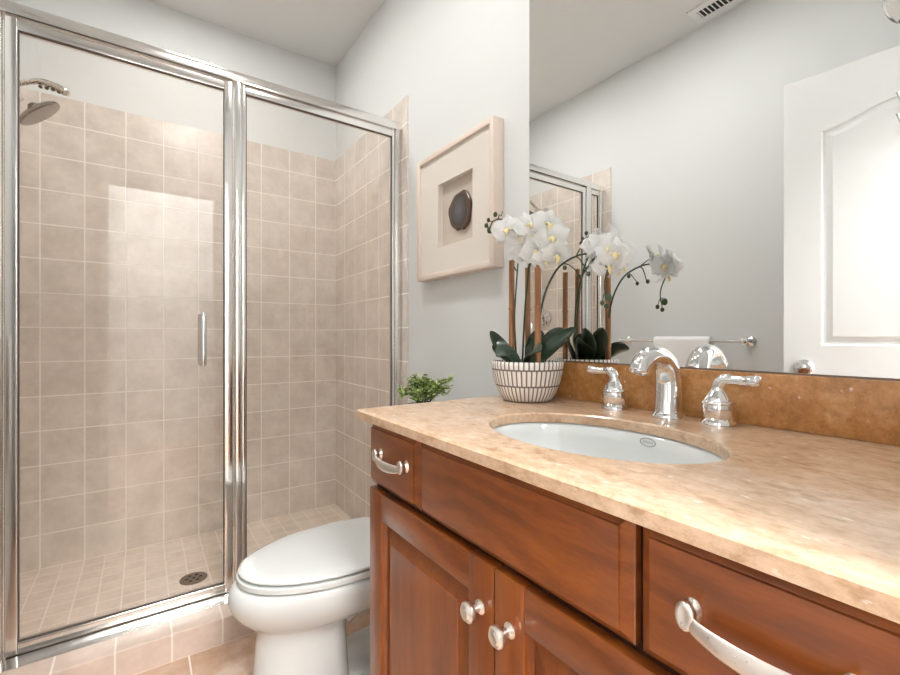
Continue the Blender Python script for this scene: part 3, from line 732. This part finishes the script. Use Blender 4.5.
# flower
def flower(c, face, scale=1.0, roll=0.0):
    face = Vector(face).normalized(); up = Vector((0, 0, 1)); up = (up - face * up.dot(face)).normalized(); rt = up.cross(face)
    q_ = Quaternion(face, roll); up = q_ @ up; rt = q_ @ rt; c = Vector(c); m = MB()
    def petal(a, L_, Wd, cup, lift):
        d = rt * math.cos(a) + up * math.sin(a); sd = face.cross(d); nu, nv = 7, 7; V = []
        for i in range(nu):
            t = i / (nu - 1); hw = Wd * (math.sin(PI * (t * .88 + .09)) ** .6)
            for j in range(nv):
                u_ = j / (nv - 1) * 2 - 1
                p = c + d * (L_ * t * (1 - .10 * u_ * u_)) + sd * (hw * u_) + face * (lift + cup * t * t - .006 * (1 - abs(u_)) * (1 - t) + .0035 * math.sin(3 * u_ + 4 * t))
                V.append(p)
        th = face * .0010; idx = lambda i, j: i * nv + j; F = []
        for i in range(nu - 1):
            for j in range(nv - 1): F.append((idx(i, j), idx(i + 1, j), idx(i + 1, j + 1), idx(i, j + 1)))
        o_ = len(V); F2 = [tuple(o_ + k for k in f[::-1]) for f in F]
        m.add([v + th for v in V] + [v - th for v in V], F + F2)
    s = scale
    petal(PI / 2, .042 * s, .016 * s, -.006, 0); petal(PI * 7 / 6 + .1, .041 * s, .015 * s, -.006, 0); petal(PI * 11 / 6 - .1, .041 * s, .015 * s, -.006, 0)
    petal(.18, .046 * s, .025 * s, -.003, .003); petal(PI - .18, .046 * s, .025 * s, -.003, .003)
    f = m.build('flower', M['petal'], oc, ang=80)
    lp = MB(); lp.tube([c + face * .004, c + face * .012 - up * .004 * s, c + face * .018 - up * .012 * s, c + face * .016 - up * .020 * s], [.0038 * s, .0045 * s, .004 * s, .0016 * s], 10)
    for sg in (-1, 1): lp.ball(c + face * .012 + rt * sg * .0075 * s - up * .004 * s, .0034 * s, 8)
    lp.build('lip', M['lip'], f, ang=80)
def bud(p, r): MB().ball(p, r, 12, (1, 1, 1.25)).build('bud', M['bud'], oc)
def stem(pts, r0=.0028, r1=.0018, name='stem'):
    pa = bez(pts, 8); MB().tube(pa, lerp_list([r0, r1], len(pa)), 8).build(name, M['stem'], oc, ang=60); return pa
TOCAM = Vector((-.72, -.68, .05))
# spray A, leaning left towards the artwork
stem([(.855, .91, z0), (.852, .915, z0 + .12), (.85, .905, 1.20), (.845, .893, 1.262)])
stem([(.850, .905, 1.235), (.847, .913, 1.25), (.846, .918, 1.268)], .002, .0012)
stem([(.872, .905, z0), (.878, .90, z0 + .15), (.872, .88, 1.24), (.86, .865, 1.30), (.845, .865, 1.335), (.825, .885, 1.352), (.808, .90, 1.366), (.797, .92, 1.374), (.79, .936, 1.369), (.787, .944, 1.354)])
stem([(.872, .88, 1.24), (.862, .84, 1.29), (.856, .81, 1.305), (.85, .785, 1.30), (.85, .765, 1.28)])
FA = [((.797, .882, 1.338), (-.80, -.50, .05), 1.06, .1), ((.826, .862, 1.322), (-.55, -.80, -.05), 1.1, -.2), ((.832, .838, 1.345), (-.55, -.75, .3), 1.08, .3),
      ((.838, .815, 1.315), (-.85, -.50, .05), 1.12, .0), ((.846, .785, 1.338), (-.35, -.9, .1), 1.08, -.3), ((.846, .772, 1.303), (-.75, -.7, -.05), 1.05, .25),
      ((.842, .862, 1.276), (-.6, -.7, -.35), .92, .2), ((.850, .762, 1.258), (-.30, -.85, -.45), .95, -.1), ((.835, .82, 1.276), (-.5, -.8, -.2), .95, .5), ((.842, .79, 1.25), (-.7, -.65, -.3), .85, .3)]
for c, f_, s_, r_ in FA: flower(c, f_, s_, r_)
for p, r in (((.787, .945, 1.348), .0080), ((.783, .955, 1.362), .0056), ((.785, .948, 1.376), .005), ((.792, .927, 1.388), .006)): bud(p, r)
stem([(.797, .92, 1.374), (.79, .908, 1.382), (.788, .898, 1.378), (.787, .892, 1.388)], .0016, .001)
stem([(.79, .934, 1.37), (.786, .947, 1.372), (.783, .955, 1.364)], .0014, .001)
# spray B, arching right along the mirror
sb = [(.835, .812, z0), (.838, .815, z0 + .06), (.842, .805, 1.12), (.845, .785, 1.18), (.848, .75, 1.225), (.852, .70, 1.245), (.858, .66, 1.245), (.862, .635, 1.228), (.865, .622, 1.205)]
stem(sb, .003, .002)
stem([(.852, .70, 1.245), (.855, .69, 1.235), (.86, .68, 1.215), (.862, .675, 1.20)], .0018, .001)
stem([(.848, .745, 1.228), (.855, .735, 1.232), (.862, .72, 1.222), (.866, .70, 1.20)], .0018, .001)
stem([(.852, .70, 1.245), (.846, .685, 1.258), (.845, .675, 1.262)], .0018, .001)
FB = [((.868, .655, 1.264), (-.45, -.85, .3), .85, .2), ((.866, .628, 1.256), (-.5, -.85, .15), .95, -.3), ((.868, .606, 1.238), (-.7, -.7, .05), 1.0, -.1), ((.868, .622, 1.214), (-.65, -.65, -.4), .85, .15), ((.880, .612, 1.232), (.9, -.3, .1), .95, .2)]
for c, f_, s_, r_ in FB: flower(c, f_, s_, r_)
for a, b in (((.862, .672, 1.200), .005), ((.866, .70, 1.197), .0045), ((.852, .735, 1.222), .005)): bud(a, b)
hang = [(.865, .622, 1.205), (.868, .632, 1.175), (.87, .632, 1.150), (.868, .628, 1.132)]
stem(hang, .0018, .0012)
for e_, r in (((.868, .622, 1.142), .0075), ((.87, .64, 1.13), .005), ((.868, .628, 1.122), .005)):
    stem([(.869, .632, 1.152), tuple((Vector((.869, .632, 1.152)) + Vector(e_)) / 2 + Vector((0, 0, .004))), e_], .0012, .001); bud(e_, r)

# ================================================================== TOWEL BAR AND TOWEL (seen in the mirror)
tb = thing('towel_bar', 'chrome towel bar on the left wall, seen in the mirror behind the faucet', 'towel bar', (XL, 1.3, 1.03))
BZ, BX = 1.032, -.455
MB().tube([(BX, .955, BZ), (BX, 1.645, BZ)], .0085, 16).build('bar', M['chrome'], tb)
for y in (.962, 1.638):
    MB().lathe([(.026, .0005), (.026, .006), (.020, .011), (.012, .016), (.011, .05), (.016, .06), (.018, .07), (.016, .08), (.008, .085), (0, .086)], (XL, y, BZ), (1, 0, 0), 28).build('bracket', M['chrome'], tb)
tw = MB(); prof = []
for k in range(13):
    a = PI * k / 12; prof.append((BX + .028 * math.cos(a), BZ + .024 * math.sin(a)))
outer = [(BX + .026, BZ - .42), (BX + .030, BZ - .30), (BX + .030, BZ - .12)] + prof + [(BX - .028, BZ - .12), (BX - .028, BZ - .38)]
inner = []
for k in range(13):
    a = PI * k / 12; inner.append((BX + .0098 * math.cos(a), BZ + .0098 * math.sin(a)))
inner = [(BX + .009, BZ - .42), (BX + .010, BZ - .30), (BX + .0098, BZ - .12)] + inner + [(BX - .0098, BZ - .12), (BX - .010, BZ - .38)]
loop = outer + inner[::-1]
tw.loft([[(x, y, z) for x, z in loop] for y in (1.118, 1.122, 1.20, 1.27, 1.34, 1.418, 1.422)])
tag(tw.build('hand_towel', M['towel'], None, ang=60, bev=.003), 'folded white towel draped over the chrome bar, seen in the mirror', 'towel')

# ================================================================== VENT
cv = thing('ceiling_vent', 'white rectangular ceiling vent with dark slots, seen at the top of the mirror', 'vent', (-.42, 1.05, ZC))
mb = MB(); vx0, vx1, vy0, vy1 = -.490, -.352, .90, 1.195
for a, b, c, d in ((vx0, -.456, vy0, vy1), (-.388, vx1, vy0, vy1), (-.456, -.388, vy0, .935), (-.456, -.388, 1.160, vy1)): mb.box(a, b, c, d, ZC - .008, ZC - .0005, .0015)
mb.build('vent_frame', M['white_trim'], cv)
MB().box(-.456, -.388, .935, 1.160, ZC - .0035, ZC - .001).build('duct_opening', M['black'], cv, smooth=False)
mb = MB()
for k in range(11):
    y = .944 + k * .0205
    mb.loft([[(-.456, y, ZC - .0076), (-.456, y + .006, ZC - .0076), (-.456, y + .009, ZC - .004), (-.456, y + .003, ZC - .004)], [(-.388, y, ZC - .0076), (-.388, y + .006, ZC - .0076), (-.388, y + .009, ZC - .004), (-.388, y + .003, ZC - .004)]])
mb.build('louvres', M['white_trim'], cv, smooth=False)

# ================================================================== LAMPS
for (cx, cy, r, nm, lab, mt) in ((.60, .47, .075, 'recessed_light', 'round recessed ceiling light above the sink', 'lamp_can'), (.26, 1.10, .13, 'room_fill_light', 'added flat round light in the middle of the room, for even brightness', 'lamp_room_fill'), (.2, 2.06, .10, 'recessed_light', 'added round ceiling light inside the shower, brightening its tiles', 'lamp_shower_fill')):  # middle disc and shower light are unseen, added to lift the brightness
    cl = thing(nm, lab, 'ceiling light', (cx, cy, ZC))
    MB().lathe([(r + .02, 0), (r + .018, -.006), (r + .002, -.007), (r, -.002)], (cx, cy, ZC - .0005), n=36, cap0=False, cap1=False).build('trim_ring', M['white_trim'], cl)
    MB().lathe([(r, -.001), (r - .001, -.004), (0, -.0045)], (cx, cy, ZC - .0005), n=36).build('lens', M[mt], cl)
sc = thing('wall_sconce', 'small wall light with a clear glass shade, cut off at the top right corner', 'wall light', (XR, .1775, 1.72))
GX, GY, GZ = .850, .168, 1.665
MB().lathe([(.045, 0), (.045, .008), (.03, .014), (.012, .016)], (.9848, GY, 1.76), (-1, 0, 0), 28).build('backplate', M['nickel'], sc)
MB().tube(bez([(.972, GY, 1.76), (.91, GY, 1.775), (GX, GY, 1.768), (GX, GY, 1.747)], 8), .007, 12).build('arm', M['nickel'], sc)
MB().lathe([(.013, .0), (.02, -.006), (.02, -.03), (.016, -.034)], (GX, GY, 1.750), n=24).build('socket', M['nickel'], sc)
gp = [(.021, 1.718), (.034, 1.708), (.044, 1.690), (.048, 1.667), (.046, 1.646), (.038, 1.628), (.026, 1.619)]
gp = [(p.x, p.y) for p in bez([(a, b, 0) for a, b in gp], 5)]
gi = [(r - .003, z) for r, z in gp][::-1]
MB().lathe([(r, z) for r, z in gp + gi], (GX, GY, 0), n=36, cap0=False, cap1=False).build('glass_shade', M['shade_glass'], sc, ang=70)
MB().lathe([(.010, 1.716), (.012, 1.702), (.019, 1.682), (.017, 1.664), (0, 1.658)], (GX, GY, 0), n=20).build('bulb', M['lamp_sconce'], sc)
